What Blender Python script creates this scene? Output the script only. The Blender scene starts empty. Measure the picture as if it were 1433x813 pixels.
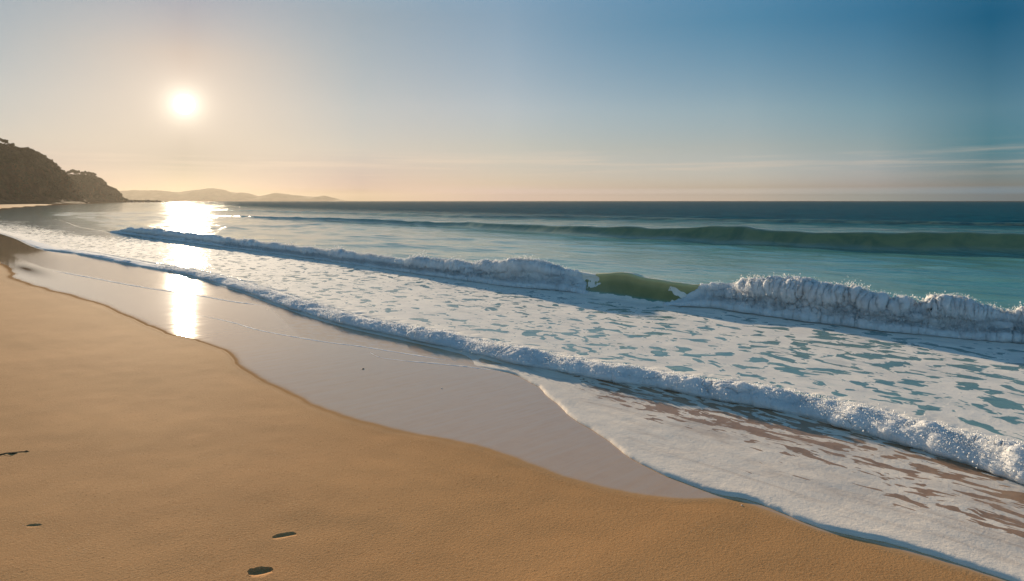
import bpy, math, random
import numpy as np
from mathutils import Vector, Matrix

random.seed(7)
rng = np.random.default_rng(7)
C = bpy.context.scene.collection
sc = bpy.context.scene
R = math.radians

# ------------------------------------------------------------------ place: metres, +Y looks out along the camera, shore axes (c = seaward, t = along shore)
F, HOR, CX, CAMZ = 968.0, 281.0, 716.5, 2.0
TH = R(43.0)
CT, ST = math.cos(TH), math.sin(TH)

def ground(px, py, z=0.0):
    """photo pixel -> ground point (X, Y)"""
    D = (CAMZ - z) * F / (py - HOR)
    return ((px - CX) / F * D, D)

def shore(X, Y):
    return X * CT + Y * ST, -X * ST + Y * CT      # c, t

def world(c, t):
    return c * CT - t * ST, c * ST + t * CT

def curve(pix, z=0.0, extra_lo=None, extra_hi=None):
    """ground curve c(t) through points read off the photo, as a monotone cubic"""
    pts = []
    for x, y in pix:
        X, Y = ground(x, y, z)
        c, t = shore(X, Y)
        pts.append((t, c))
    if extra_lo: pts += extra_lo
    if extra_hi: pts += extra_hi
    pts.sort()
    return pchip([p[0] for p in pts], [p[1] for p in pts])

def pchip(xs, ys):
    xs = np.array(xs, float); ys = np.array(ys, float)
    h = np.diff(xs); d = np.diff(ys) / h
    m = np.zeros_like(xs)
    m[0], m[-1] = d[0], d[-1]
    for i in range(1, len(xs) - 1):
        if d[i-1] * d[i] > 0:
            w1, w2 = 2*h[i] + h[i-1], h[i] + 2*h[i-1]
            m[i] = (w1 + w2) / (w1 / d[i-1] + w2 / d[i])
    def f(x):
        x = np.asarray(x, float)
        i = np.clip(np.searchsorted(xs, x) - 1, 0, len(xs) - 2)
        hh = h[i]; s = (x - xs[i]) / hh
        s2 = np.clip(s, 0, 1)
        r = ((1 + 2*s2) * (1-s2)**2 * ys[i] + s2*(1-s2)**2*hh*m[i] + s2*s2*(3-2*s2)*ys[i+1] + s2*s2*(s2-1)*hh*m[i+1])
        r = np.where(x < xs[0], ys[0] + (x-xs[0])*m[0]*0.5, r)
        r = np.where(x > xs[-1], ys[-1], r)
        return r
    return f

def smooth(a, b, x):
    s = np.clip((np.asarray(x, float) - a) / (b - a), 0, 1)
    return s * s * (3 - 2*s)

# ------------------------------------------------------------------ numpy noise
def _hash(ix, iy, iz, seed):
    h = (ix.astype(np.int64) * 374761393 + iy.astype(np.int64) * 668265263 + iz.astype(np.int64) * 2147483647 + seed * 974634777) & 0xFFFFFFFF
    h = ((h ^ (h >> 13)) * 1274126177) & 0xFFFFFFFF
    h = h ^ (h >> 16)
    h = (h * 2246822519) & 0xFFFFFFFF
    return h ^ (h >> 15)

def vnoise(x, y, z=None, seed=0):
    """gradient noise, about -1..1"""
    if z is None: z = np.zeros_like(x)
    x0, y0, z0 = np.floor(x), np.floor(y), np.floor(z)
    fx, fy, fz = x-x0, y-y0, z-z0
    ux, uy, uz = fx*fx*fx*(fx*(fx*6-15)+10), fy*fy*fy*(fy*(fy*6-15)+10), fz*fz*fz*(fz*(fz*6-15)+10)
    out = 0
    for dx in (0, 1):
        for dy in (0, 1):
            for dz in (0, 1):
                h = _hash(x0+dx, y0+dy, z0+dz, seed)
                gx = (h & 1023) / 511.5 - 1; gy = ((h >> 10) & 1023) / 511.5 - 1; gz = ((h >> 20) & 1023) / 511.5 - 1
                w = (ux if dx else 1-ux) * (uy if dy else 1-uy) * (uz if dz else 1-uz)
                out = out + w * (gx*(fx-dx) + gy*(fy-dy) + gz*(fz-dz))
    return out * 1.2

def fbm(x, y, z=None, octaves=4, seed=0, gain=0.5):
    a, s, o = 1.0, 1.0, 0
    for k in range(octaves):
        o = o + a * vnoise(x*s, y*s, None if z is None else z*s, seed + k*17)
        a *= gain; s *= 2.03
    return o

def worley(x, y, z, seed=0):
    x0, y0, z0 = np.floor(x), np.floor(y), np.floor(z)
    best = np.full(x.shape, 9.0)
    for dx in (-1, 0, 1):
        for dy in (-1, 0, 1):
            for dz in (-1, 0, 1):
                cx, cy, cz = x0+dx, y0+dy, z0+dz
                h = _hash(cx, cy, cz, seed)
                px = cx + (h & 1023)/1023.; py = cy + ((h >> 10) & 1023)/1023.; pz = cz + ((h >> 20) & 1023)/1023.
                d = (px-x)**2 + (py-y)**2 + (pz-z)**2
                best = np.minimum(best, d)
    return np.sqrt(best)

def puff(x, y, z, seed=0):
    """rounded cauliflower bumps 0..1"""
    d = worley(x, y, z, seed)
    return np.sqrt(np.clip(1 - (d / 0.95)**2, 0, 1))

# ------------------------------------------------------------------ mesh helpers
def mesh_obj(name, verts, faces, mat, attrs=None, parent=None, smooth_shade=True, local=False, normals=None):
    me = bpy.data.meshes.new(name)
    verts = np.asarray(verts, np.float32); faces = np.asarray(faces, np.int32)
    n, k = faces.shape
    me.vertices.add(len(verts)); me.vertices.foreach_set('co', verts.ravel())
    me.loops.add(n*k); me.loops.foreach_set('vertex_index', faces.ravel())
    me.polygons.add(n)
    me.polygons.foreach_set('loop_start', np.arange(0, n*k, k, dtype=np.int32))
    me.polygons.foreach_set('loop_total', np.full(n, k, np.int32))
    me.polygons.foreach_set('use_smooth', np.full(n, smooth_shade))
    me.update(calc_edges=True)
    for a, v in (attrs or {}).items():
        at = me.attributes.new(a, 'FLOAT', 'POINT')
        at.data.foreach_set('value', np.asarray(v, np.float32).ravel())
    if normals is not None:
        me.normals_split_custom_set_from_vertices(normals.astype(np.float32))
    me.materials.append(mat)
    o = bpy.data.objects.new(name, me); C.objects.link(o)
    if local: o.rotation_euler = (0, 0, TH)
    if parent is not None: o.parent = parent
    return o

def grid_faces(nr, nc):
    i = np.arange(nr*nc).reshape(nr, nc)
    return np.stack([i[:-1, :-1], i[:-1, 1:], i[1:, 1:], i[1:, :-1]], -1).reshape(-1, 4)

def grid_normals(P):
    """P (nr, nc, 3) -> per vertex normals, upward"""
    du = np.gradient(P, axis=1); dv = np.gradient(P, axis=0)
    N = np.cross(du, dv)
    N /= np.linalg.norm(N, axis=-1, keepdims=True) + 1e-12
    if N[..., 2].mean() < 0: N = -N
    return N

def submesh(name, P, N, F_, sel, mat, attrs, **kw):
    f = F_[sel]
    if len(f):
        q = P.reshape(-1, 3)[f[:: max(1, len(f)//4000)]]
        if np.cross(q[:, 1]-q[:, 0], q[:, 2]-q[:, 0])[:, 2].sum() < 0: f = f[:, ::-1]
    used, inv = np.unique(f.ravel(), return_inverse=True)
    V = P.reshape(-1, 3)[used]
    A = {k: v.ravel()[used] for k, v in attrs.items()}
    return mesh_obj(name, V, inv.reshape(f.shape), mat, A, normals=None if N is None else N.reshape(-1, 3)[used], **kw)

def tag(o, label=None, cat=None, group=None, kind=None):
    if label: o['label'] = label
    if cat: o['category'] = cat
    if group: o['group'] = group
    if kind: o['kind'] = kind
    return o

def empty(name, loc, rz=0.0):
    o = bpy.data.objects.new(name, None); C.objects.link(o)
    o.location = loc; o.rotation_euler = (0, 0, rz)
    return o

# ------------------------------------------------------------------ material helpers
class NT:
    def __init__(s, name):
        s.m = bpy.data.materials.new(name); s.m.use_nodes = True
        s.t = s.m.node_tree; s.t.nodes.clear()
        s.out = s.t.nodes.new('ShaderNodeOutputMaterial')
    def n(s, typ, **kw):
        nd = s.t.nodes.new(typ)
        for k, v in kw.items():
            if k == 'ins':
                for kk, vv in v.items():
                    if isinstance(vv, bpy.types.NodeSocket): s.t.links.new(vv, nd.inputs[kk])
                    else: nd.inputs[kk].default_value = vv
            else: setattr(nd, k, v)
        return nd
    def math(s, op, a, b=None, c=None, clamp=False):
        nd = s.t.nodes.new('ShaderNodeMath'); nd.operation = op; nd.use_clamp = clamp
        for i, v in enumerate((a, b, c)):
            if v is None: continue
            if isinstance(v, bpy.types.NodeSocket): s.t.links.new(v, nd.inputs[i])
            else: nd.inputs[i].default_value = v
        return nd.outputs[0]
    def mr(s, v, a, b, c=0.0, d=1.0, smooth=True):
        nd = s.t.nodes.new('ShaderNodeMapRange'); nd.interpolation_type = 'SMOOTHSTEP' if smooth else 'LINEAR'
        for i, x in enumerate((v, a, b, c, d)):
            if isinstance(x, bpy.types.NodeSocket): s.t.links.new(x, nd.inputs[i])
            else: nd.inputs[i].default_value = x
        return nd.outputs[0]
    def mix(s, f, a, b):
        nd = s.t.nodes.new('ShaderNodeMix'); nd.data_type = 'RGBA'
        for i, x in ((0, f), (6, a), (7, b)):
            if isinstance(x, bpy.types.NodeSocket): s.t.links.new(x, nd.inputs[i])
            else: nd.inputs[i].default_value = x if i == 0 else (*x, 1)
        return nd.outputs[2]
    def attr(s, name):
        return s.n('ShaderNodeAttribute', attribute_name=name).outputs['Fac']
    def coord(s, scale=(1, 1, 1), kind='Object', rot=0.0):
        tc = s.n('ShaderNodeTexCoord').outputs[kind]
        mp = s.n('ShaderNodeMapping'); s.t.links.new(tc, mp.inputs[0])
        mp.inputs['Scale'].default_value = scale; mp.inputs['Rotation'].default_value = (0, 0, rot)
        return mp.outputs[0]
    def noise(s, vec, scale, detail=4, rough=0.5, dist=0.0):
        nd = s.n('ShaderNodeTexNoise'); s.t.links.new(vec, nd.inputs['Vector'])
        nd.inputs['Scale'].default_value = scale; nd.inputs['Detail'].default_value = detail
        nd.inputs['Roughness'].default_value = rough; nd.inputs['Distortion'].default_value = dist
        return nd.outputs[0]
    def voro(s, vec, scale, feature='F1'):
        nd = s.n('ShaderNodeTexVoronoi', feature=feature); s.t.links.new(vec, nd.inputs['Vector'])
        nd.inputs['Scale'].default_value = scale
        return nd.outputs['Distance']
    def bump(s, h, strength, dist, normal=None):
        nd = s.n('ShaderNodeBump')
        s.t.links.new(h, nd.inputs['Height'])
        for k, v in (('Strength', strength), ('Distance', dist)):
            if isinstance(v, bpy.types.NodeSocket): s.t.links.new(v, nd.inputs[k])
            else: nd.inputs[k].default_value = v
        if normal is not None: s.t.links.new(normal, nd.inputs['Normal'])
        return nd.outputs[0]
    def princ(s, **ins):
        p = s.n('ShaderNodeBsdfPrincipled')
        for k, v in ins.items():
            k = k.replace('_', ' ')
            if isinstance(v, bpy.types.NodeSocket): s.t.links.new(v, p.inputs[k])
            elif isinstance(v, tuple): p.inputs[k].default_value = v if k == 'Subsurface Radius' else (*v, 1)
            else: p.inputs[k].default_value = v
        return p.outputs[0]
    def mixsh(s, f, a, b):
        nd = s.n('ShaderNodeMixShader')
        if isinstance(f, bpy.types.NodeSocket): s.t.links.new(f, nd.inputs[0])
        else: nd.inputs[0].default_value = f
        s.t.links.new(a, nd.inputs[1]); s.t.links.new(b, nd.inputs[2])
        return nd.outputs[0]
    def surf(s, sh):
        s.t.links.new(sh, s.out.inputs[0]); return s.m

FOAM_COL = (0.80, 0.79, 0.77)

def foam_shader(nt, vec, normal=None, trans=0.18, bumpd=0.006, col=FOAM_COL, sss=0.0, freq=34):
    b = nt.math('ADD', nt.noise(vec, freq, 6, 0.7), nt.math('MULTIPLY', nt.noise(vec, 5, 3, 0.5), 1.6))
    nrm = nt.bump(b, 0.7, bumpd, normal)
    tint = nt.n('ShaderNodeMix', data_type='RGBA', blend_type='MULTIPLY')
    if isinstance(col, tuple): tint.inputs[6].default_value = (*col, 1)
    else: nt.t.links.new(col, tint.inputs[6])
    nt.t.links.new(nt.mr(nt.noise(vec, 1.7, 5, 0.6), 0.35, 0.7, 0.0, 1.0), tint.inputs[0]); tint.inputs[7].default_value = (.86, .87, .89, 1)
    tint = tint.outputs[2]
    d = nt.princ(Base_Color=tint, Roughness=0.9, Normal=nrm, Specular_IOR_Level=0.06, Subsurface_Weight=sss, Subsurface_Scale=0.10, Subsurface_Radius=(1.0, 1.0, 1.0))
    tr = nt.n('ShaderNodeBsdfTranslucent', ins={'Color': (0.85, 0.84, 0.80, 1), 'Normal': nrm}).outputs[0]
    return nt.mixsh(trans, d, tr)

# ---- sand
def sand_material():
    nt = NT('beach_sand')
    v = nt.coord()
    wet, damp, sheet = nt.attr('wet'), nt.attr('damp'), nt.attr('sheet')
    grain = nt.noise(v, 150, 4, 0.75)
    grain2 = nt.noise(v, 60, 4, 0.6)
    big = nt.noise(v, 0.9, 4, 0.55)
    mid = nt.noise(v, 7.0, 4, 0.6)
    dry = nt.mix(nt.mr(big, 0.3, 0.7), (0.48, 0.235, 0.088), (0.40, 0.188, 0.068))
    dry = nt.mix(nt.mr(grain, 0.35, 0.7), dry, (0.60, 0.34, 0.15))
    dry = nt.mix(nt.mr(grain2, 0.62, 0.72), dry, (0.24, 0.115, 0.04))
    fine = nt.voro(v, 22)
    pale = nt.mr(fine, 0.035, 0.05, 1, 0)
    dry = nt.mix(nt.math('MULTIPLY', pale, nt.mr(nt.noise(v, 5, 1), 0.56, 0.6)), dry, (0.75, 0.68, 0.6))
    wetc = nt.mix(nt.mr(mid, 0.3, 0.7), (0.60, 0.35, 0.165), (0.56, 0.32, 0.145))
    dampc = (0.13, 0.075, 0.038)
    # a thin bubbly sheet of spent water
    bub = nt.math('MULTIPLY', sheet, nt.mr(nt.noise(nt.coord((1, 0.5, 1)), 9, 6, 0.72), 0.38, 0.72, 0.0, 0.42))
    # fall-line streaks
    sv = nt.coord((1.0, 9.0, 1.0), rot=R(-9))
    streak = nt.noise(sv, 1.6, 6, 0.6)
    wetc = nt.mix(nt.mr(streak, 0.35, 0.7), wetc, (0.58, 0.365, 0.20))
    wetc = nt.mix(bub, wetc, (0.66, 0.60, 0.56))
    col = nt.mix(wet, dry, nt.mix(damp, wetc, dampc))
    # streaks of wind-smoothed sand
    rough_w = nt.mr(streak, 0.3, 0.75, 0.022, 0.045)
    wet3 = nt.mr(wet, .65, 1.0)
    hdry = nt.math('ADD', nt.math('MULTIPLY', grain, 0.35), nt.math('ADD', nt.math('MULTIPLY', grain2, .80), nt.math('MULTIPLY', mid, .45)))
    dryw = nt.math('SUBTRACT', 1.0, nt.mr(wet, .35, .65))
    n1 = nt.bump(hdry, nt.math('MULTIPLY', dryw, 0.42), 0.006)
    n2 = nt.bump(streak, nt.math('MULTIPLY', wet, 0.025), 0.008, n1)
    n3 = nt.bump(nt.noise(v, 40, 5, 0.7), nt.math('MULTIPLY', wet, nt.math('ADD', 0.02, nt.math('MULTIPLY', sheet, 0.30))), 0.0030, n2)
    rough = nt.math('ADD', nt.math('MULTIPLY', dryw, 0.85), nt.math('ADD', rough_w, nt.math('MULTIPLY', sheet, 0.025)))
    p = nt.princ(Base_Color=col, Roughness=rough, Normal=n3, IOR=1.42, Specular_IOR_Level=nt.math('ADD', nt.math('MULTIPLY', nt.math('MULTIPLY', wet3, nt.math('SUBTRACT', 1.0, damp)), .5), nt.mr(wet, .18, .50, .026, 0.0)),
                 Coat_Weight=nt.math('MULTIPLY', nt.math('MULTIPLY', wet3, nt.math('MULTIPLY_ADD', sheet, -.75, 1.0)), nt.math('SUBTRACT', 0.6, nt.math('MULTIPLY', damp, 0.6))), Coat_Roughness=rough_w, Coat_IOR=1.5, Coat_Normal=n3)
    return nt.surf(p)

# ---- sea
def sea_material():
    nt = NT('sea_water')
    v = nt.coord()
    foam, sandy, face, deep = nt.attr('foam'), nt.attr('sandy'), nt.attr('face'), nt.attr('deep')
    # ripples
    rv = nt.coord((1.0, 0.42, 1.0), rot=R(12))
    r1 = nt.noise(rv, 0.55, 5, 0.62, 0.3)
    r2 = nt.noise(rv, 2.6, 5, 0.6, 0.4)
    r3 = nt.noise(rv, 11, 3, 0.6)
    near = nt.math('SUBTRACT', 1.0, deep)
    calm = nt.math('SUBTRACT', 1.0, nt.math('MULTIPLY', face, 0.3))
    nw = nt.bump(r1, nt.math('MULTIPLY', calm, nt.math('ADD', 0.08, nt.math('MULTIPLY', deep, 0.40))), nt.math('ADD', 0.9, nt.math('MULTIPLY', deep, 0.5)))
    nw = nt.bump(r2, nt.math('MULTIPLY', calm, nt.math('ADD', 0.15, nt.math('MULTIPLY', deep, 0.25))), 0.13, nw)
    nw = nt.bump(r3, nt.math('MULTIPLY', calm, 0.25), 0.022, nw)
    base = nt.mix(deep, (0.13, 0.345, 0.295), (0.003, 0.100, 0.140))
    base = nt.mix(nt.mr(nt.noise(rv, 0.3, 3, 0.6), 0.35, 0.7), base, nt.mix(deep, (0.09, 0.285, 0.255), (0.002, 0.080, 0.115)))
    chopn = nt.mr(nt.noise(nt.coord((1.0, .25, 1.0), rot=R(12)), 1.6, 7, 0.75), 0.35, 0.68, 0.62, 1.35)
    hsv = nt.n('ShaderNodeHueSaturation'); nt.t.links.new(base, hsv.inputs['Color']); nt.t.links.new(nt.math('ADD', 1.0, nt.math('MULTIPLY', nt.math('SUBTRACT', chopn, 1.0), nt.math('MULTIPLY_ADD', deep, .75, .25))), hsv.inputs['Value'])
    base = hsv.outputs[0]
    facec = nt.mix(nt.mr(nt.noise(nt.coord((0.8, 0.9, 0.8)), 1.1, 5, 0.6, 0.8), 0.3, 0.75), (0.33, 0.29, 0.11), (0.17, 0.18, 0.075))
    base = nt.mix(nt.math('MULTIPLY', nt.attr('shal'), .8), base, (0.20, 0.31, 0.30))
    facec = nt.mix(nt.math('MULTIPLY', nt.attr('thin'), .8), facec, (0.85, 0.70, 0.34))  # sunlight glowing through the crest, painted into the face colour
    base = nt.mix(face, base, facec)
    water = nt.princ(Base_Color=base, Roughness=nt.math('ADD', 0.06, nt.math('MULTIPLY', deep, -0.01)), Specular_IOR_Level=nt.math('MULTIPLY_ADD', deep, -.22, .5), IOR=1.333, Normal=nw)
    body = nt.princ(Base_Color=base, Roughness=0.9, Specular_IOR_Level=0.0, Normal=nw)
    water = nt.mixsh(nt.math('MULTIPLY', deep, 0.90), water, body)
    sandc = nt.mix(nt.mr(nt.noise(v, 9, 5, 0.7), 0.35, 0.65), (0.40, 0.235, 0.135), (0.33, 0.19, 0.105))
    thin = nt.princ(Base_Color=sandc, Roughness=0.25, Specular_IOR_Level=0.3, IOR=1.333, Normal=nt.bump(nt.noise(v, 14, 4, 0.6), 0.3, 0.01))
    under = nt.mixsh(sandy, water, thin)
    # foam cover: lens shaped holes, finer lace at their rims
    warp = nt.n('ShaderNodeVectorMath', operation='ADD')
    nz = nt.n('ShaderNodeTexNoise'); nt.t.links.new(v, nz.inputs['Vector']); nz.inputs['Scale'].default_value = 1.3; nz.inputs['Detail'].default_value = 3
    sub = nt.n('ShaderNodeVectorMath', operation='SCALE'); nt.t.links.new(nz.outputs['Color'], sub.inputs[0]); sub.inputs['Scale'].default_value = 0.55
    hv = nt.coord((1.15, 0.72, 1.0), rot=R(-14))
    hs = nt.coord((3.0, 1.0, 1.0), rot=R(8))
    hm = nt.n('ShaderNodeMix', data_type='VECTOR'); nt.t.links.new(sandy, hm.inputs[0]); nt.t.links.new(hv, hm.inputs[4]); nt.t.links.new(hs, hm.inputs[5])
    nt.t.links.new(hm.outputs[1], warp.inputs[0]); nt.t.links.new(sub.outputs[0], warp.inputs[1])
    wv = warp.outputs[0]
    h1 = nt.noise(wv, 4.1, 1.3, 0.42)
    h2 = nt.noise(wv, 7.5, 5, 0.6)
    h3 = nt.noise(wv, 38, 3, 0.6)
    hole = nt.math('ADD', nt.math('ADD', nt.math('MULTIPLY', h1, 0.86), nt.math('MULTIPLY', h2, 0.11)), nt.math('MULTIPLY', h3, 0.03))
    thr = nt.math('MULTIPLY_ADD', foam, -0.62, 0.86)      # foam 1 -> .24 (solid), 0 -> .86 (none)
    mask = nt.mr(nt.math('SUBTRACT', hole, thr), -0.008, 0.012)
    small = nt.math('ADD', nt.math('MULTIPLY', nt.noise(wv, 9.5, 2.0, 0.5), 0.8), nt.math('MULTIPLY', h1, 0.35))
    nt_thr = nt.math('ADD', thr, nt.math('MULTIPLY', nt.noise(v, 0.7, 2, 0.5), 0.10))
    mask_s = nt.mr(nt.math('SUBTRACT', small, nt_thr), -0.03, 0.02)
    mask = nt.math('MULTIPLY', mask, mask_s)
    # rare thinning of the foam skin (dirty, thinner lace)
    lacev = nt.coord((2.4, 0.8, 1.0), rot=R(-20))
    lace = nt.mr(nt.noise(lacev, 2.2, 7, 0.68, 0.6), 0.44, 0.72, 0.0, 0.22)
    flow = nt.mr(nt.noise(nt.coord((2.2, .45, 1), rot=R(14)), 1.5, 8, 0.72, 1.2), 0.46, 0.66, 0.0, 0.42)
    lace = nt.math('MAXIMUM', lace, nt.math('MULTIPLY', flow, sandy))
    lip = nt.attr('lip')
    shal = nt.attr('shal')
    fm = foam_shader(nt, v, None, 0.04, 0.0045, nt.mix(sandy, (0.95, 0.86, 0.745), (0.87, 0.755, 0.63)))
    mask2 = nt.math('MULTIPLY', mask, nt.math('SUBTRACT', 1.0, nt.math('MULTIPLY', lace, nt.math('SUBTRACT', 1.0, lip))))
    return nt.surf(nt.mixsh(mask2, under, fm))

def white_foam_material():
    nt = NT('white_water')
    v = nt.coord()
    return nt.surf(foam_shader(nt, v, None, 0.15, 0.030, (0.88, 0.86, 0.83), sss=0.5, freq=16))

def simple(name, cols, scale, rough=0.8, bump=0.0, bscale=None, stretch=(1, 1, 1)):
    nt = NT(name)
    v = nt.coord(stretch)
    col = nt.mix(nt.mr(nt.noise(v, scale, 6, 0.65), 0.35, 0.65), cols[0], cols[1])
    kw = {}
    if bump: kw['Normal'] = nt.bump(nt.noise(v, bscale or scale*3, 6, 0.65), 0.8, bump)
    return nt.surf(nt.princ(Base_Color=col, Roughness=rough, Specular_IOR_Level=0.08, **kw))

def cliff_material():
    nt = NT('cliff_rock_and_scrub')
    v = nt.coord()
    veg = nt.attr('veg')
    nse = nt.noise(v, 0.09, 6, 0.65)
    rock = nt.mix(nt.mr(nt.noise(nt.coord((1, 1, 0.35)), 0.22, 7, 0.7), 0.35, 0.65), (0.055, 0.026, 0.009), (0.12, 0.062, 0.025))
    green = nt.mix(nt.mr(nt.noise(v, 0.5, 5, 0.7), 0.35, 0.65), (0.022, 0.021, 0.007), (0.055, 0.045, 0.014))
    f = nt.mr(nt.math('ADD', nse, nt.math('MULTIPLY', veg, 0.5)), 0.62, 0.74)
    col = nt.mix(f, rock, green)
    nrm = nt.bump(nt.noise(v, 0.7, 8, 0.7), 0.9, 2.0)
    return nt.surf(nt.princ(Base_Color=col, Roughness=0.95, Specular_IOR_Level=0.03, Normal=nrm))

M_sand = sand_material()
M_sea = sea_material()
M_foam = white_foam_material()
M_cliff = cliff_material()
M_hill = simple('far_hill_scrub', [(0.06, 0.07, 0.035), (0.16, 0.13, 0.08)], 0.012, 0.95)
M_leaf = simple('tree_leaves', [(0.026, 0.024, 0.008), (0.055, 0.043, 0.013)], 0.8, 0.8)
M_bark = simple('tree_bark', [(0.10, 0.07, 0.045), (0.16, 0.12, 0.08)], 3, 0.9)
M_rock = simple('shore_rock', [(0.10, 0.075, 0.055), (0.20, 0.155, 0.115)], 0.6, 0.85, 0.5, 1.5)
M_weed = simple('dark_seaweed', [(0.008, 0.005, 0.003), (0.022, 0.013, 0.008)], 60, 0.9, 0.002, 120)
M_shell = simple('pale_shell', [(0.62, 0.52, 0.44), (0.78, 0.72, 0.64)], 90, 0.5)
M_pebble = simple('dark_pebble', [(0.05, 0.035, 0.03), (0.11, 0.08, 0.06)], 90, 0.6)

# ------------------------------------------------------------------ curves of the shore
f1 = curve([(60, 349), (100, 354), (180, 370), (260, 385), (340, 408), (400, 430), (480, 455), (560, 473), (640, 491), (700, 506), (780, 522), (860, 537),
            (940, 549), (1000, 562), (1060, 572), (1130, 587), (1180, 602), (1260, 624), (1330, 646), (1433, 680)],
           extra_hi=[(45, 5.8), (60, 6.2), (90, 8.0), (198, 24.5), (329, 54), (600, 126), (1078, 262), (2000, 500), (9000, 700)])
f2 = curve([(120, 320), (200, 332), (300, 345), (400, 358), (500, 372), (600, 387), (700, 401), (800, 410), (860, 420), (930, 428), (1000, 433), (1100, 448),
            (1200, 461), (1300, 472), (1433, 483)], extra_hi=[(75, 13.5), (120, 18), (198, 33), (329, 64), (600, 140), (1078, 275), (2000, 515), (9000, 730)])
f3 = curve([(330, 304), (450, 310), (600, 318), (700, 325), (850, 335), (1000, 343), (1100, 348), (1200, 352), (1433, 358)],
           extra_hi=[(120, 38), (198, 55), (329, 85), (600, 165), (1078, 300), (2000, 540), (9000, 780)])
f4 = curve([(650, 304.5), (850, 307), (1000, 310), (1200, 313.5), (1433, 317)])
edge_px = [(640, 503), (662, 511), (690, 516), (1410, 812), (1330, 785), (1250, 762), (1150, 738), (1090, 715), (1050, 699), (1000, 690), (920, 660), (850, 616), (800, 583), (770, 556), (748, 537), (712, 521)]
e_main = curve(edge_px)
T_END = float(shore(*ground(640, 503))[1])          # where the thick foam sheet runs up to the shore break
cb = curve([(1430, 820), (1090, 722), (1035, 703), (1000, 699), (950, 699), (870, 688), (800, 670), (740, 651), (680, 633), (600, 611), (540, 599), (480, 583), (430, 562), (380, 540), (345, 520), (320, 497),
            (280, 477), (230, 466), (185, 446), (150, 430), (100, 414), (60, 404), (20, 391)], extra_hi=[(25.3, 3.05), (29.5, 3.1), (40, 3.2), (60, 3.4), (90, 5), (198, 21), (329, 49), (450, 74), (600, 85), (1078, 120), (2000, 480), (9000, 650)])

def edge(t):
    t = np.asarray(t, float)
    w = smooth(T_END - 0.5, T_END + 0.25, t)
    base = e_main(np.minimum(t, T_END)) * (1-w) + (f1(t) - 0.12) * w
    base = np.minimum(base, f1(t) - 0.10)
    j = (0.030*vnoise(t*3.1, t*0+3.3, seed=3) + 0.014*vnoise(t*9.0, t*0+8.3, seed=4) + 0.005*vnoise(t*31, t*0+8.3, seed=5))
    scal = 0.045*np.abs(vnoise(t*1.35+0.4, t*0+1.7, seed=9)) 
    return base + .6*j*(1-w) - scal*(1-w)

def t_on(fc, px):
    """t where the curve c=fc(t) crosses photo column px"""
    tt = np.concatenate([np.linspace(0, 30, 6000), np.linspace(30, 140, 3000)])
    X, Y = world(fc(tt), tt)
    xs = X/Y*F + CX
    i = np.argmin(np.abs(xs - px))
    return float(tt[i])

def along(fc, table):
    ts = sorted((t_on(fc, px), v) for px, v in table)
    return pchip([a for a, _ in ts], [b for _, b in ts])

h1f = along(f1, [(1433, .26), (1300, .22), (1150, .20), (1000, .19), (850, .19), (700, .19), (560, .175), (400, .15), (260, .10), (140, .055), (60, .03)])
h2f = along(f2, [(1433, .47), (1300, .50), (1200, .54), (1080, .57), (960, .56), (900, .56), (800, .56), (700, .53), (600, .40), (500, .33), (400, .33), (250, .42), (160, .38), (118, .10)])
h3f = along(f3, [(1433, .66), (1300, .70), (1100, .70), (1000, .74), (900, .60), (800, .52), (700, .48), (600, .40), (450, .32), (330, .12)])
h1 = lambda t: (.42 - .12*smooth(5, 9, t))*np.clip(h1f(t), .02, 1) * (1 + .38*vnoise(t*.9, t*0+.5, seed=21)) * (1 - smooth(40, 70, t))
TWM = .5*(t_on(f2, 790) + t_on(f2, 950))
h2 = lambda t: .70*np.clip(h2f(t), .0, 1)*(1 + .26*np.exp(-((t - TWM)/.75)**2)) * (1 + .10*vnoise(t*.9, t*0+.5, seed=22) + .08*vnoise(t*2.9, t*0+.5, seed=23)) * (1 - smooth(44, 52, t))
h3 = lambda t: np.clip(h3f(t), .0, 1) * (1 + .16*vnoise(t*.30, t*0+.5, seed=24) + .09*vnoise(t*.9, t*0+.5, seed=25)) * (1 - smooth(80, 110, t))

def profile(pts):
    pts = np.array(pts, float)
    d = np.concatenate([[0], np.cumsum(np.hypot(*np.diff(pts, axis=0).T))]); d /= d[-1]
    fx, fz = pchip(d, pts[:, 0]), pchip(d, pts[:, 1])
    return lambda s: (fx(s), fz(s))
P1 = profile([(0, 0), (.18, .22), (.42, .50), (.80, .74), (1.4, .92), (2.1, 1.0), (3.0, .90), (4.0, .62), (5.2, .22), (6.0, 0)])
P2 = profile([(0, 0), (.13, .07), (.34, .20), (.56, .46), (.63, .74), (.58, .93), (.66, 1.0), (.95, .985), (1.5, .80), (2.3, .48), (3.4, .16), (4.4, 0)])
P3 = profile([(0, 0), (.9, .05), (1.7, .25), (2.3, .62), (2.65, .93), (2.95, 1.0), (3.6, .93), (5.0, .62), (7.0, .22), (9.0, 0)])
W1, W2, W3 = 6.0, 4.4, 9.0
Z0 = 0.022            # water level above the wet sand

# ------------------------------------------------------------------ the sea surface
def tcols():
    out = [-9.0]
    while out[-1] < 140:
        t = out[-1]
        D = max(3.4, 0.9*abs(t) + 3.0)
        out.append(t + max(0.017, 0.0033*D))
    while out[-1] < 9000: out.append(out[-1]*1.022)
    return np.array(out)

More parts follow.
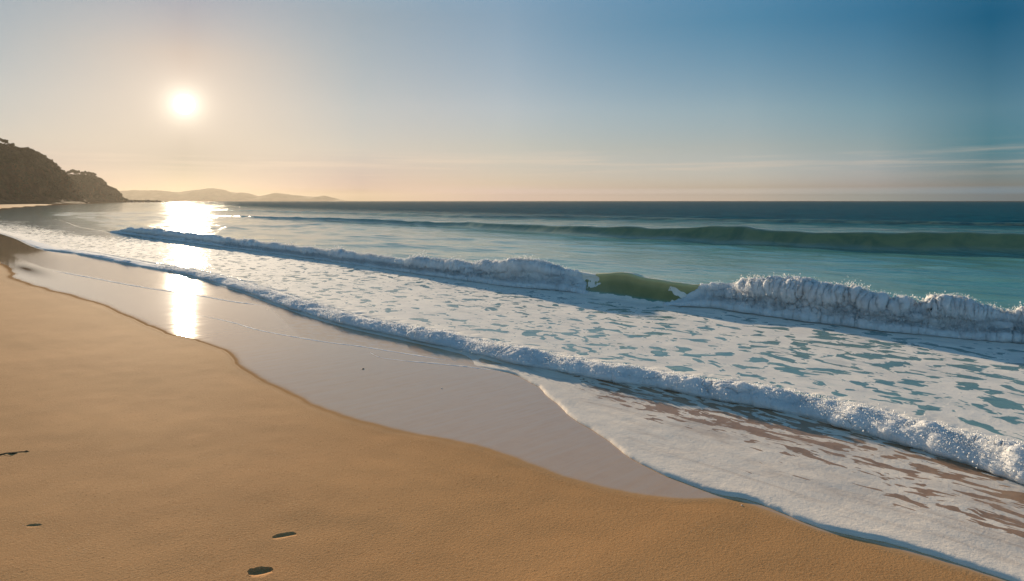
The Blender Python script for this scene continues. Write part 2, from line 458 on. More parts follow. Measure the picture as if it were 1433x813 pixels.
TC = tcols()
def seg(n, kind='lin', p=1.0):
    s = (np.arange(n)) / n
    return s**p
rows = []   # (segment id, s)
for sid, n, p in ((0, 110, 1.6), (1, 70, 1), (2, 110, 1), (3, 90, 1), (4, 150, 1), (5, 60, 1), (6, 150, 1.5), (7, 90, 3.0)):
    for s in seg(n, p=p): rows.append((sid, s))
rows.append((7, 1.0))
SID = np.array([r[0] for r in rows]); SS = np.array([r[1] for r in rows])
nr, nc = len(rows), len(TC)
e_, a1, a2, a3 = edge(TC), f1(TC), f2(TC), f3(TC)
H1, H2, H3 = h1(TC), h2(TC), h3(TC)
b1 = a1 + W1*np.maximum(H1, .10); a2 = np.maximum(a2, b1 + .3); b2 = a2 + W2*np.maximum(H2, .15)
a3 = np.maximum(a3, b2 + .5); b3 = a3 + W3*np.maximum(H3, .15)
knots = [e_, a1, b1, a2, b2, a3, b3, b3 + 110, b3 + 9500]
Cg = np.zeros((nr, nc)); Zg = np.full((nr, nc), Z0); face = np.zeros((nr, nc)); foam = np.zeros((nr, nc)); sandy = np.zeros((nr, nc)); lip = np.zeros((nr, nc))
Tg = np.broadcast_to(TC, (nr, nc)).copy()
S2 = SS[:, None]
for k in range(8):
    m = SID == k
    lo, hi = knots[k], knots[k+1]
    Cg[m] = lo[None] + (hi - lo)[None]*S2[m]
for k, (P, a, Hh, W) in {1: (P1, a1, H1, W1), 3: (P2, a2, H2, W2), 5: (P3, a3, H3, W3)}.items():
    m = SID == k
    px, pz = P(SS[m])
    hw = np.maximum(Hh, {1: .10, 3: .15, 5: .15}[k])
    Cg[m] = a[None] + px[:, None]*hw[None]
    Zg[m] = Z0 + pz[:, None]*Hh[None]
for k in range(8):                                         # crest lines wander a little, so no wave is a ruled extrusion
    pass
dE = Cg - e_[None]
near_sheet = (1 - smooth(T_END - .4, T_END + .3, Tg))
lipz = smooth(T_END, T_END-1.3, TC)[None]*0.024*np.sqrt(1 - (1 - np.clip(dE/0.040, 0, 1))**2) - .008
sag = 0.006*np.exp(-((dE-.06)/.10)**2)
Zs = np.where(SID[:, None] == 0, (lipz + sag - .006*smooth(.1, .9, dE))*near_sheet + (Z0*smooth(0, .1, dE) - .008)*(1-near_sheet), Zg)
Zs = np.where(SID[:, None] == 0, Zs + near_sheet*smooth(.05, .5, dE)*(.008*vnoise(Cg*2.2, Tg*.9, seed=41) + .004*vnoise(Cg*6, Tg*2.2, seed=42)), Zs)
join = smooth(0, .5, dE)*0 + 1
Zg = Zs
# level the sheet into the foot of the shore break
m0 = (SID == 0)[:, None]
blend = smooth(.8, 1.0, np.broadcast_to(S2, Zg.shape))
Zg = np.where(m0, Zg*(1-blend) + Z0*blend, Zg)

# fourth, low swell
c4 = f4(Tg); d4 = Cg - (c4 + 1.6)
Zg += np.where(SID[:, None] >= 6, .26*np.exp(-(d4/np.where(d4 < 0, .9, 2.6))**2)*(1 + .3*vnoise(Tg*.2, Tg*0, seed=31))*(1 - smooth(120, 200, Tg))*smooth(-9, 10, Tg+3), 0)
c5 = c4 + 16; d5 = Cg - c5
Zg += np.where(SID[:, None] >= 6, 0.12*np.exp(-(d5/np.where(d5 < 0, 1.4, 3.4))**2)*np.clip(.6 + 1.1*vnoise(Tg*.06, Tg*0, seed=32), 0, 1), 0)

# wavelets that the grid can carry
dc = np.abs(np.gradient(Cg, axis=0)); dt = np.abs(np.gradient(Tg, axis=1)); sp = np.maximum(dc, dt)
wl = np.zeros_like(Zg)
rr = np.random.default_rng(5)
warps = [vnoise(Cg*f_, Tg*f_*.7, seed=100+i) for i, f_ in enumerate((.45, .19, .08))]
live = Cg < 400
for i in range(44):
    lam = 0.45*1.075**i
    ang = rr.normal(0, .45) + .12
    k = 2*math.pi/lam; ph = rr.uniform(0, 6.28)
    amp = .0034*lam*(1.0 if lam < 5 else 5/lam)
    att = 1 - smooth(.12, .30, sp/lam)
    warpt = (.9, 1.6, 2.6)[i % 3]*warps[i % 3]
    wl += amp*att*np.sin(k*((Cg+warpt)*math.cos(ang) + Tg*math.sin(ang)) + ph)
patch = .55 + .6*vnoise(Cg*.11, Tg*.05, seed=77)
openw = smooth(.3, 2.5, Cg - b2[None])
chop = .10*smooth(.2, 1.0, Cg - b1[None])*(1-openw)
rough1 = (SID[:, None] == 2)*smooth(.35, 0, (Cg - b1[None])/1.2)*smooth(40, 25, Tg)
live_ = rough1 > 0
rb = np.zeros_like(Zg); rb[live_] = .030*(puff(Cg[live_]*6, Tg[live_]*6, 0*Tg[live_], 55) - .5) + .016*(puff(Cg[live_]*14, Tg[live_]*14, 0*Tg[live_], 56) - .5)
Zg += rough1*rb
Zg += wl*(openw*np.clip(patch, .2, 1.2) + chop)

WIN0, WIN1 = t_on(f2, 952), t_on(f2, 788)
# attributes
behind1 = smooth(0, .3, Cg - (a1 + .3*W1*H1)[None])
zone12 = (SID[:, None] >= 1) & (SID[:, None] <= 2)
cov = np.zeros_like(Zg)
cov = np.where(SID[:, None] == 0, .86, cov)
cov = np.where(SID[:, None] == 1, .92, cov)
cov = np.where(SID[:, None] == 2, .74, cov)
# sheet: solid near its edge, torn near the shore break and to the right
dbk = a1[None] - Cg
tear = smooth(1.35 + .9*smooth(3.2, 1.0, TC)[None], .55, dbk)*(1 - smooth(5.5, 6.8, Tg))*smooth(.35, .7, dE)
cov = np.where(SID[:, None] == 0, .97 - .350*tear*np.clip(.95 + .45*vnoise(Tg*.8, Cg*.8, seed=51), 0.4, 1.15), cov)

# between the breakers
gap = (Cg - b1[None]) / np.maximum((a2 - b1)[None], .5)
cov = np.where(SID[:, None] == 2, .728 + .075*vnoise(Tg*.45, Cg*.6, seed=52) + .14*smooth(.82, 1.0, gap) + .06*smooth(.15, 0, gap) , cov)
cov = np.where(SID[:, None] == 2, cov - .05*smooth(10, 3, Tg) , cov)
# second breaker: foam only at its foot and torn along the crest; the white water itself lies over it
s3 = np.broadcast_to(S2, Zg.shape)
cov = np.where(SID[:, None] == 3, .90*smooth(.10, .02, s3) + .30*smooth(.1, .13, s3)*(1-smooth(.2, .34, s3)) + .50*np.exp(-((s3-.275)/.018)**2) + .40*smooth(.28, .34, s3)*(1-smooth(.40, .75, s3)), cov)
wv_ = .35*vnoise(Tg*1.5, s3*6, seed=57) + .22*vnoise(Tg*6, s3*9, seed=58) + (.15 - s3)*1.6
streak_ = .5 + .9*vnoise(Tg*13, s3*5, seed=59)
edgef = (np.exp(-((Tg - WIN0 - .22 + wv_)/.36)**2) + np.exp(-((Tg - WIN1 + .50 + wv_ + (s3-.2)*.9)/.50)**2))*(.70 + .30*np.clip(streak_, 0, 1))
cov = np.where((SID[:, None] == 3) & (s3 < .45), np.maximum(cov, .74*np.clip(edgef, 0, 1)), cov)
cov = np.where(SID[:, None] == 4, .26*(1-smooth(0, 1.0, Cg-b2[None])), cov)
cov = np.where(SID[:, None] == 5, (.30*smooth(45, 15, Tg) + .14*smooth(9, 4, Tg))*np.exp(-((s3-.345)/.012)**2), cov)
fadefar = 1 - smooth(60, 130, Tg)
cov = np.where(SID[:, None] == 2, cov*(1 - smooth(.25, .9, gap + .3*vnoise(Tg*.12, gap*2, seed=53))*smooth(32, 52, Tg)*.75), cov)
cov = cov*(1 - .40*smooth(45, 90, Tg))*(1 - .7*smooth(70, 180, Tg))
foam = cov
sandy = np.where(SID[:, None] == 0, 1.0, np.where(SID[:, None] == 1, 1-smooth(.05, .35, s3), 0.0))*np.ones_like(Zg)
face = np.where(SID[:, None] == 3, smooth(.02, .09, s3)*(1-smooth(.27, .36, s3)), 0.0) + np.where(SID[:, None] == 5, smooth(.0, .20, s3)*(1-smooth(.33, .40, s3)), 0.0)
face = face*np.where(SID[:, None] == 5, smooth(75, 22, Tg)*.72+.10, 1)
face += np.where(SID[:, None] >= 6, .35*np.exp(-((d4+.8)/.8)**2), 0)*smooth(120, 60, Tg)
Xg, Yg = world(Cg, Tg)
deep = smooth(7, 70, Cg - a2[None])
lip = (SID[:, None] == 0)*(1-smooth(.05, .35, dE))
thin = (SID[:, None] == 3)*smooth(.13, .275, s3 + .02*vnoise(Tg*4, s3*0, seed=63))**1.3  # mask of the painted backlight, strongest at the crest
PG = np.stack([Cg, Tg, Zg], -1)
NG = grid_normals(PG)
FG = grid_faces(nr, nc)
shal = (SID[:, None] == 2)*np.ones_like(Zg)
att = dict(thin=thin, shal=shal, foam=foam, sandy=sandy, face=face, deep=deep, lip=lip)
fr = (FG[:, 0] // nc); fc_ = FG[:, 0] % nc
fsid = SID[fr]; ft = TC[fc_]
is_sw = (fsid == 5) & (ft < 95)
is_b2 = (fsid == 3) & (ft < 52)
is_b1 = (fsid == 1) & (ft < 45)
is_sheet = (fsid == 0) & (ft < T_END + .3)
rest = ~(is_sw | is_b2 | is_b1 | is_sheet)
sea = submesh('sea_water', PG, NG, FG, rest, M_sea, att, local=True); tag(sea, kind='structure')
swell = submesh('swell_wave', PG, NG, FG, is_sw, M_sea, att, local=True)
tag(swell, 'long smooth olive green swell rising unbroken behind the breaking waves', 'wave')
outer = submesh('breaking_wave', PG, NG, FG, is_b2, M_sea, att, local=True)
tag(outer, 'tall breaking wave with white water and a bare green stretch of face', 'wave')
inner = submesh('breaking_wave', PG, NG, FG, is_b1, M_sea, att, local=True)
tag(inner, 'low tumbling foam wave closest to the sand, crumbling along the shallows', 'wave')
sheet = submesh('foam_sheet', PG, NG, FG, is_sheet, M_sea, att, local=True)
tag(sheet, 'thin white foam sheet torn by brown holes, spreading over the wet sand', 'sea foam', kind='stuff')

# ------------------------------------------------------------------ white water rolling over the breakers
def white_water(parent, P, fc, hf, Wk, minw, t0, t1, ds, nrow, smax, thick, k, seed, plumes=(), jag=.24, jag_s=.27, name='white_water'):
    ts = [t0]
    while ts[-1] < t1:
        D = max(3.0, 0.9*abs(ts[-1]) + 3.0); ts.append(ts[-1] + max(.009, ds*D))
    ts = np.array(ts); s = np.linspace(0, smax, nrow)
    px, pz = P(s)
    hh = hf(ts); aa = fc(ts)
    T = np.broadcast_to(ts, (nrow, len(ts))).copy(); S = np.broadcast_to(s[:, None], T.shape)
    Cc = aa[None] + px[:, None]*np.maximum(hh, minw)[None]; Z = Z0 + pz[:, None]*hh[None]
    B = np.stack([Cc, T, Z], -1); N = grid_normals(B)
    th = thick(T, S, hh[None], Cc, Z)
    # billows: each scale swells out of the one before it
    Q = B + N*(np.where(th <= 0.02, -.03, th*hh[None]*.16))[..., None]
    Q[..., 0] -= (.02 + .08*vnoise(T*1.7, T*0, seed=seed+60) + .06*vnoise(T*4.3, T*0, seed=seed+61) + .04*vnoise(T*11, T*0, seed=seed+62))*smooth(.35, 0, S)*np.sqrt(hh[None]/.3)
    for tp_, wp_, hp_ in plumes: Q[..., 2] += hp_*np.exp(-((T - tp_)/wp_)**2)*smooth(.10, .26, S)*(1-smooth(.34, .46, S))*(th > .05)
    crest_n = np.clip(.5*vnoise(T*3, T*0, seed=seed+69) + .8*vnoise(T*8, T*0, seed=seed+70) + .8*vnoise(T*19, S*3, seed=seed+71) + .6*vnoise(T*43, S*5, seed=seed+72), 0, 1.2)
    Q[..., 2] += jag*hh[None]*crest_n*np.exp(-((S - jag_s)/.06)**2)*(th > .05)
    grow = np.clip(th, 0, 1.1)*np.sqrt(np.clip(hh[None], 0, 1)/.3)
    calm = np.clip(.95 + 1.3*vnoise(T*.8, S*2, seed=seed+50) + .5*vnoise(T*3, S*3, seed=seed+51), .2, 2.0)
    for sc_, a_, st in k:
        Nq = grid_normals(Q)
        x, y, z = Q[..., 0], Q[..., 1], Q[..., 2]
        wob = .35*vnoise(x*sc_*.7, y*sc_*.7, z*sc_*.7, seed=seed+7)
        p_ = puff(x*sc_ + wob, y*sc_ - wob, z*sc_*st + wob, seed+int(sc_*3)) - .5
        Q = Q + Nq*(grow*calm*a_*p_)[..., None]
    Q[..., 0] -= grow*.10*hh[None]*smooth(.0, .3, S)      # the front leans toward the beach
    Q[..., 2] = np.maximum(Q[..., 2], Z0 - .03)
    f = grid_faces(nrow, len(ts))
    dead = (th < .02).ravel()
    keep = ~(dead[f].all(1))
    o = submesh(name, Q, None, f, keep, M_foam, {}, parent=parent)
    return Q, th

K1 = [(1.3, .060, 1.0), (2.6, .085, 1.0), (5.0, .095, 1.0), (10, .058, 1.0), (22, .027, 1.0), (48, .012, 1.0)]
K2 = [(1.5, .035, .8), (3.4, .042, .7), (6.5, .046, .7), (13, .042, .8), (24, .028, .9), (42, .016, 1.0)]

def th1(T, S, h, Cc, Z):
    n = vnoise(T*1.1, Cc*1.6, seed=60)*.45 + vnoise(T*2.4, Cc*3.0, seed=61)*.35 + vnoise(T*7, Cc*7, seed=62)*.25
    ragged = .62 + .10*vnoise(T*.9, T*0, seed=66)
    body = smooth(-.01, .05, S)*(1 - .45*smooth(.22, ragged, S + n*.30))
    t = body*(1 + n*1.2)
    t = t - .55*smooth(.50, .95, S + n*.45)
    t = t*(1 + .9*vnoise(T*.8, T*0, seed=67) + .4*vnoise(T*2.9, T*0, seed=68))
    return np.clip(t, -.2, 1.6)*(1-smooth(28, 44, T))

tw0, tw1 = t_on(f2, 952), t_on(f2, 788)
notch = [(t_on(f2, 1012), .30, .55), (t_on(f2, 1278), .13, .50), (t_on(f2, 1238), .08, .4), (t_on(f2, 1400), .22, .55), (t_on(f2, 652), .35, .45), (t_on(f2, 560), .4, .25)]
def th2(T, S, h, Cc, Z):
    n = vnoise(T*1.6, S*6, seed=71)*.5 + vnoise(T*5, S*14, seed=72)*.3 + vnoise(T*13, S*22, seed=73)*.15
    win = smooth(tw0 - .75, tw0 + .30, T + n*.45 + (S-.15)*2.6)*(1 - smooth(tw1 - .80, tw1 + .35, T + n*.60 - (S-.15)*2.4))
    top = 1 - smooth(.30, .50, S + n*.14)
    t = smooth(-.015, .03, S)*(.75 + .55*smooth(.05, .3, S))*top*(1 + .8*n)
    for tn, wn, dp in notch:
        g = np.exp(-((T-tn)/wn)**2)
        t = t - .85*g*smooth(.27-.20*dp, .31-.14*dp, S + n*.05)
    t = t*(1 - win)**1.5 - .10*win
    t = t - .5*(1-smooth(46, 48, -T+94))*0
    return np.clip(t, -.3, 1.5)*(1-smooth(43, 50, T))

Q1, t1_ = white_water(inner, P1, f1, h1, W1, .10, -8.5, 44, .0021, 150, .98, th1, K1, 300, jag=.25, jag_s=.36)
Q2, t2_ = white_water(outer, P2, f2, h2, W2, .15, -8.5, 51, .0017, 130, .66, th2, K2, 400, [(t_on(f2, 712), .42, .13), (t_on(f2, 745), .25, .07), (t_on(f2, 1078), .22, .05), (t_on(f2, 1186), .16, .05), (t_on(f2, 1120), .3, .05), (t_on(f2, 1330), .3, .06)])

def droplets(parent, Q, th, n, s_lo, s_hi, rise, size, name, seed, tmax):
    r = np.random.default_rng(seed)
    nr_, nc_ = th.shape
    V, Fc = [], []
    base = np.array([(1, 0, 0), (-1, 0, 0), (0, 1, 0), (0, -1, 0), (0, 0, 1), (0, 0, -1)], float)
    tri = np.array([(0, 2, 4), (2, 1, 4), (1, 3, 4), (3, 0, 4), (2, 0, 5), (1, 2, 5), (3, 1, 5), (0, 3, 5)])
    made = 0
    gates = vnoise(Q[:, :, 1]*1.7, Q[:, :, 1]*0, seed=seed)
    while made < n:
        i = r.integers(int(nr_*s_lo), int(nr_*s_hi)); j = r.integers(0, nc_)
        if th[i, j] < .25 or Q[i, j, 1] > tmax: continue
        g = gates[i, j]
        if r.random() > .65 + 1.0*g: continue
        p = Q[i, j] + np.array([r.normal(-.01, .05), r.normal(0, .05), abs(r.exponential(rise))*(.5 + max(g, 0)*2)])
        sz = size*min(r.lognormal(0, .5), 3)*(1 + .05*Q[i, j, 1])
        V.append(p + base*sz*np.array([1, 1, r.uniform(.8, 1.6)])); Fc.append(tri + 6*made); made += 1
    return mesh_obj(name, np.concatenate(V), np.concatenate(Fc), M_foam, parent=parent)
sp = droplets(outer, Q2, t2_, 110000, .08, .66, .024, .0036, 'spray', 11, 30); sp['kind'] = 'stuff'
sp = droplets(inner, Q1, t1_, 40000, .05, .90, .010, .0026, 'spray', 12, 22); sp['kind'] = 'stuff'

# thin foam lines left on the wet sand by earlier waves
def foam_line(pix, rad, label, seed):
    pts = []
    for x, y in pix:
        c, t = shore(*ground(x, y)); pts.append((t, c))
    pts.sort()
    fcv = pchip([p[0] for p in pts], [p[1] for p in pts])
    ts = np.arange(pts[0][0], pts[-1][0], .012)
    c = fcv(ts) + .035*vnoise(ts*1.1, ts*0, seed=seed) + .012*vnoise(ts*5, ts*0, seed=seed+1)
    m = 9
    ang = np.linspace(0, math.pi, m)
    env = np.minimum(smooth(ts[0], ts[0]+.6, ts), 1-smooth(ts[-1]-1.2, ts[-1], ts))
    r_ = rad*(.55 + .55*np.abs(vnoise(ts*4, ts*0, seed=seed+2)) + .35*vnoise(ts*17, ts*0, seed=seed+3))*(.25+.75*env)
    w = r_*(2.6 + 1.0*vnoise(ts*2.0, ts*0, seed=seed+5))
    X = c[None] - np.cos(ang)[:, None]*w[None]
    Z = np.sin(ang)[:, None]*r_[None]*.55*(1 + .3*vnoise(X*60, ts[None]*60 + 0*X, seed=seed+4)) - .001
    Q = np.stack([X, np.broadcast_to(ts, X.shape), Z], -1)
    o = mesh_obj('foam_line', Q.reshape(-1, 3), grid_faces(m, len(ts)), M_foam, local=True)
    tag(o, label, 'sea foam', 'thin foam lines left on the wet sand')
    return o
foam_line([(75, 379), (130, 389), (200, 402), (280, 414), (340, 424), (372, 428)], .020, 'thin foam line on the wet sand closest to the low headland end of the beach', 501)
foam_line([(268, 439), (320, 450), (352, 459), (420, 473), (520, 487), (600, 500), (640, 506)], .012, 'long thin foam line running across the middle of the wet sand', 511)
foam_line([(518, 493), (530, 499), (560, 504), (620, 510), (660, 514), (712, 521)], .013, 'short curled foam line joining the thick foam sheet', 521)

# ------------------------------------------------------------------ the beach
def axis(segs):
    out = []
    for a, b, st in segs: out += list(np.arange(a, b, st))
    return np.array(out + [segs[-1][1]])
ypx = axis([(.12, 1, .11), (1, 6, .35), (6, 120, 1.2), (120, 330, 2.2), (330, 455, 1.5), (455, 478, .35), (478, 512, 1.2), (512, 540, .35), (540, 700, 4), (700, 900, 10)])
Dr = list(CAMZ*F/ypx) + [1.6, .8, -.5, -3, -8, -20, -60]
Dr = np.array(Dr)
upx = axis([(-1500, -900, 8), (-900, -718, 3), (-718, -640, .9), (-640, -400, 3), (-400, -290, .45), (-290, 760, 3), (760, 1400, 9)])/F
Dg, Ug = np.meshgrid(Dr, upx, indexing='ij')
Xs = Ug*np.where(Dg > 2.5, Dg, 2.5 + np.maximum(0, -Dg)*1.0)
cs, ts_ = shore(Xs, Dg)
wob = .10*vnoise(ts_*.9, cs*.9, seed=81) + .03*vnoise(ts_*4, cs*4, seed=82)
sd = cb(ts_) + wob*smooth(2.2, 4, ts_) - cs                     # > 0: dry side
softw = np.clip(.05 + .012*ts_, .05, .6)
wet = 1 - smooth(-softw, softw, sd)
# the sheet edge: sand is darkened a hand's width ahead of the foam
dEs = edge(ts_) - cs
wet = np.maximum(wet, (1 - smooth(.015, .07, dEs))*(ts_ < T_END))
zs = .020*np.clip(sd - 1.2*softw, 0, 6) + .004*np.clip(sd-6, 0, 200)
zs = zs - .035*np.clip(cs - f1(ts_) + .05, 0, 30)
zs += (1-wet)*(.006*vnoise(cs*1.1, ts_*.7, seed=83) + .0025*vnoise(cs*4, ts_*3, seed=84))*smooth(80, 30, ts_)
damp = np.exp(-(((ts_-24.6)/3.2)**2 + ((cs - 3.42)/.38)**2)**2)
damp = np.maximum(damp, smooth(300, 380, ts_))
sheetA = smooth(0, .10, cs - np.interp(ts_, *zip(*sorted([(shore(*ground(x, y))[1], shore(*ground(x, y))[0]) for x, y in
      [(60, 375), (200, 402), (280, 414), (372, 428), (420, 473), (520, 487), (600, 503), (712, 521)]]))))*(ts_ > T_END-.5)*smooth(34, 26, ts_)

def dent(px, py, lx, ly, depth, rot, sharp=2.0):
    """a press mark: lx, ly half sizes in metres"""
    X0, Y0 = ground(px, py, .03)
    ca, sa = math.cos(rot), math.sin(rot)
    dx, dy = Xs - X0, Dg - Y0
    u, v = (dx*ca + dy*sa)/lx, (-dx*sa + dy*ca)/ly
    wv = .40*vnoise(dx*20, dy*20, seed=int(px)) + .14*vnoise(dx*80, dy*80, seed=int(px))
    r = np.hypot(u, v) + wv
    bowl = np.sqrt(np.clip(1 - r*r, 0, 1))*(.12 + .88*smooth(-.9, .75, v))
    return -depth*bowl, r
marks = []
for args in ((397, 750, .068, .036, .0125, .42), (47, 740, .040, .022, .008, .05), (363, 803, .066, .054, .022, .40)):
    dz, r = dent(*args); zs += dz; marks.append((args, r))
PS = np.stack([Xs, Dg, zs], -1)
PS = np.stack([cs, ts_, zs], -1)
NS = grid_normals(PS)
FS = grid_faces(*Dg.shape)
hidden = (cs - f1(ts_) > 2.5).ravel()
keep = ~hidden[FS].all(1)
satt = dict(wet=wet, damp=damp, sheet=sheetA)
mk = [(r.ravel() < 1.9)[FS].all(1) for _, r in marks]
anym = mk[0] | mk[1] | mk[2]
sand = submesh('beach_sand', PS, NS, FS, keep & ~anym, M_sand, satt, local=True); tag(sand, kind='structure')
for m_, lab in zip(mk, ('narrow slanted dent in the dry sand with a lit rim', 'smallest dent in the dry sand, far from the other two', 'deepest ragged dark hole scuffed in the dry sand')):
    o = submesh('footprint', PS, NS, FS, keep & m_, M_sand, satt, local=True); tag(o, lab, 'footprint', 'dents pressed in the dry sand')

def lump(name, X, Y, z, sx, sy, sz, mat, seed, rot=0, sub=3):
    import bmesh
    bm = bmesh.new(); bmesh.ops.create_icosphere(bm, subdivisions=sub, radius=1)
    V = np.array([v.co[:] for v in bm.verts]); Fa = np.array([[v.index for v in f.verts] for f in bm.faces]); bm.free()
    n = 1 + .35*fbm(V[:, 0]*1.3, V[:, 1]*1.3, V[:, 2]*1.3, 4, seed)
    V = V*n[:, None]*np.array([sx, sy, sz])
    o = mesh_obj(name, V, Fa, mat); o.location = (X, Y, z); o.rotation_euler = (0, 0, rot)
    return o

def sand_z(X, Y):
    c, t = shore(X, Y)
    return float(.020*np.clip(cb(np.array([t]))[0] - c - .1, 0, 6)) - .004

# seaweed strand on the dry sand: a stem and a few limp blades
def tube(path, rad, m=7):
    path = np.array(path, float); n = len(path)
    tang = np.gradient(path, axis=0); tang /= np.linalg.norm(tang, axis=1, keepdims=True)
    up = np.array([0, 0, 1.]); side = np.cross(tang, up); side /= np.linalg.norm(side, axis=1, keepdims=True)
    u2 = np.cross(side, tang)
    a = np.linspace(0, 2*math.pi, m, endpoint=False)
    V = path[:, None] + (side[:, None]*np.cos(a)[None, :, None] + u2[:, None]*np.sin(a)[None, :, None]*.7)*np.array(rad)[:, None, None]
    idx = np.arange(n*m).reshape(n, m)
    f = np.stack([idx[:-1], np.roll(idx, -1, 1)[:-1], np.roll(idx, -1, 1)[1:], idx[1:]], -1).reshape(-1, 4)
    return V.reshape(-1, 3), f
def weed_part(pix, radii, name, parent, base, lift=.0005):
    P = [(*ground(x, y, .07), 0) for x, y in pix]
    P = np.array(P); k = np.linspace(0, 1, 26); kk = np.linspace(0, 1, len(P))
    fx, fy = pchip(kk, P[:, 0]), pchip(kk, P[:, 1]); fr_ = pchip(np.linspace(0, 1, len(radii)), radii)
    r = fr_(k)*.42
    pts = np.stack([fx(k), fy(k), np.array([sand_z(a, b) for a, b in zip(fx(k), fy(k))]) + r*.5 + lift*np.sin(k*9)**2], -1)
    V, f = tube(pts - np.array(base), r*(1 + .3*vnoise(k*9, k*0, seed=len(pix))))
    return mesh_obj(name, V, f, M_weed, parent=parent)
bx, by = ground(18, 629, .07); bz = sand_z(bx, by)
weed = empty('seaweed_strand', (bx, by, bz))
tag(weed, 'dark dried seaweed strand lying on the dry sand', 'seaweed')
weed_part([(-14, 633), (0, 631.5), (8, 629.5), (20, 628), (32, 627), (41, 626.5)], [.004, .012, .010, .007, .010, .003], 'stem', weed, (bx, by, bz))
weed_part([(10, 629), (18, 629.8), (25, 629)], [.006, .017, .004], 'frond', weed, (bx, by, bz))
weed_part([(4, 631), (10, 633), (16, 633.8)], [.004, .003, .002], 'frond', weed, (bx, by, bz))
weed_part([(33, 627), (37, 626.3), (41.5, 626.6)], [.005, .015, .004], 'frond', weed, (bx, by, bz))

# bits of shell and pebble
bits = [(508, 514, .011, 'dark', 'small dark pebble alone on the shining wet sand'),
        (1038, 703, .005, 'pale', 'tiny pale shell chip right at the lip of the foam sheet'),
        (618, 541, .007, 'pale', 'tiny pale shell chip on the open wet sand')]
for i, (x, y, s_, kind_, lab) in enumerate(bits):
    X, Y = ground(x, y, .02)
    o = lump('pebble' if kind_ == 'dark' else 'shell_chip', X, Y, sand_z(X, Y) + .004 + s_*.25, s_*1.3, s_, s_*.55, M_pebble if kind_ == 'dark' else M_shell, 600+i, i*1.3, 2)
    tag(o, lab, 'pebble' if kind_ == 'dark' else 'shell')

# ------------------------------------------------------------------ headland
def ridge(name, stations, seed, back=120.0, foot_k=.55, nsub=260, nrow=110, mat=M_cliff, rough=1.0):
    """stations: (photo x, photo y of the skyline, distance Y, photo y of the foot)"""
    st = np.array(stations, float)
    k = np.linspace(0, 1, len(st)); kk = np.linspace(0, 1, nsub)
    xp, yp, D, fo = (pchip(k, st[:, i])(kk) for i in range(4))
    yp = yp - rough*np.clip(HOR - yp, 0, 12)/12*(.9*vnoise(xp/3.7, xp*0, seed=seed+31) + .7*vnoise(xp/1.4, xp*0, seed=seed+32))
    top = CAMZ + (HOR - yp)/F*D
    X = (xp - CX)/F*D
    R3 = np.stack([X, D], -1)
    # horizontal direction toward the sea / camera, square to the ridge line
    tg = np.gradient(R3, axis=0); tg /= np.linalg.norm(tg, axis=1, keepdims=True)
    nrm = np.stack([tg[:, 1], -tg[:, 0]], -1)
    s = np.linspace(-1, 1, nrow)          # -1 foot, 0 ridge, 1 far back
    V = np.zeros((nrow, nsub, 3))
    for i, si in enumerate(s):
        if si <= 0:
            a = -si
            prof = (1-a)**.75 if True else 0
            # steep cliff above, talus below
            hgt = np.interp(1-a, [0, .16, .34, .55, .78, .92, 1], [0, .05, .17, .52, .84, .96, 1])
            out = a*foot_k*np.maximum(top, 3)*1.15 + 0
        else:
            hgt = 1 - .5*si**1.5
            out = -si*back
        V[i, :, 0] = R3[:, 0] + nrm[:, 0]*out
        V[i, :, 1] = R3[:, 1] + nrm[:, 1]*out
        V[i, :, 2] = hgt*top
    al = np.concatenate([[0], np.cumsum(np.hypot(*np.diff(R3, axis=0).T))])
    AL = np.broadcast_to(al, (nrow, nsub)); SG = np.broadcast_to(s[:, None], (nrow, nsub))
    gull = fbm(AL/26, SG*1.2, octaves=4, seed=seed) 
    led = fbm(AL/60, V[..., 2]/5, octaves=4, seed=seed+5)
    amp = np.where(SG < 0, np.sin(np.clip(-SG, 0, 1)*math.pi)**.6, 0)*rough
    off = amp*(gull*9.0 + led*3.5)
    V[..., 0] += nrm[None, :, 0]*off; V[..., 1] += nrm[None, :, 1]*off
    lump_ = fbm(V[..., 0]/5, V[..., 1]/5, V[..., 2]/5, 4, seed+9)
    V[..., 2] += np.where(np.abs(SG) < .96, lump_*.6*rough*np.clip(V[..., 2]/12, 0, 1), 0)
    V[..., 2] = np.where(SG <= -.995, -1.0, V[..., 2])
    veg = np.clip(smooth(-.55, -.05, SG) + .35*lump_, 0, 1) + .5*np.exp(-((V[..., 2]-9)/6)**2)*(gull < -.05)
    return mesh_obj(name, V.reshape(-1, 3), grid_faces(nrow, nsub), mat, {'veg': veg}), V

near_st = [(-420, 150, 250, 0), (-250, 165, 300, 0), (-120, 180, 350, 0), (-40, 196, 400, 0), (-8, 199, 425, 0), (8, 203, 440, 0), (18, 207, 450, 0), (24, 208, 455, 0), (30, 206.5, 465, 0), (37, 207.5, 480, 0), (46, 212, 500, 0), (55, 220, 520, 0), (62, 225, 540, 0), (68, 228, 560, 0), (75, 234, 590, 0), (81, 240, 620, 0), (86, 252, 650, 0), (92, 266, 670, 0), (99, 277, 690, 0), (106, 280.5, 700, 0)]
far_st = [(40, 236, 640, 0), (70, 241, 700, 0), (84, 243.5, 740, 0), (100, 244, 780, 0), (115, 244, 820, 0), (128, 245.5, 850, 0), (134, 247, 865, 0), (140, 251, 880, 0), (145, 255, 890, 0), (148, 261, 900, 0), (154, 261.5, 910, 0), (157, 267, 920, 0), (163, 271.5, 930, 0), (169, 276, 940, 0), (176, 279, 950, 0), (190, 279.8, 960, 0), (210, 280.3, 970, 0), (226, 280.9, 980, 0)]
h_near, Vn = ridge('headland_hill', near_st, 11, back=90, foot_k=.75)
h_near['kind'] = 'structure'
h_far, Vf = ridge('headland_hill', far_st, 23, back=60, foot_k=.6)
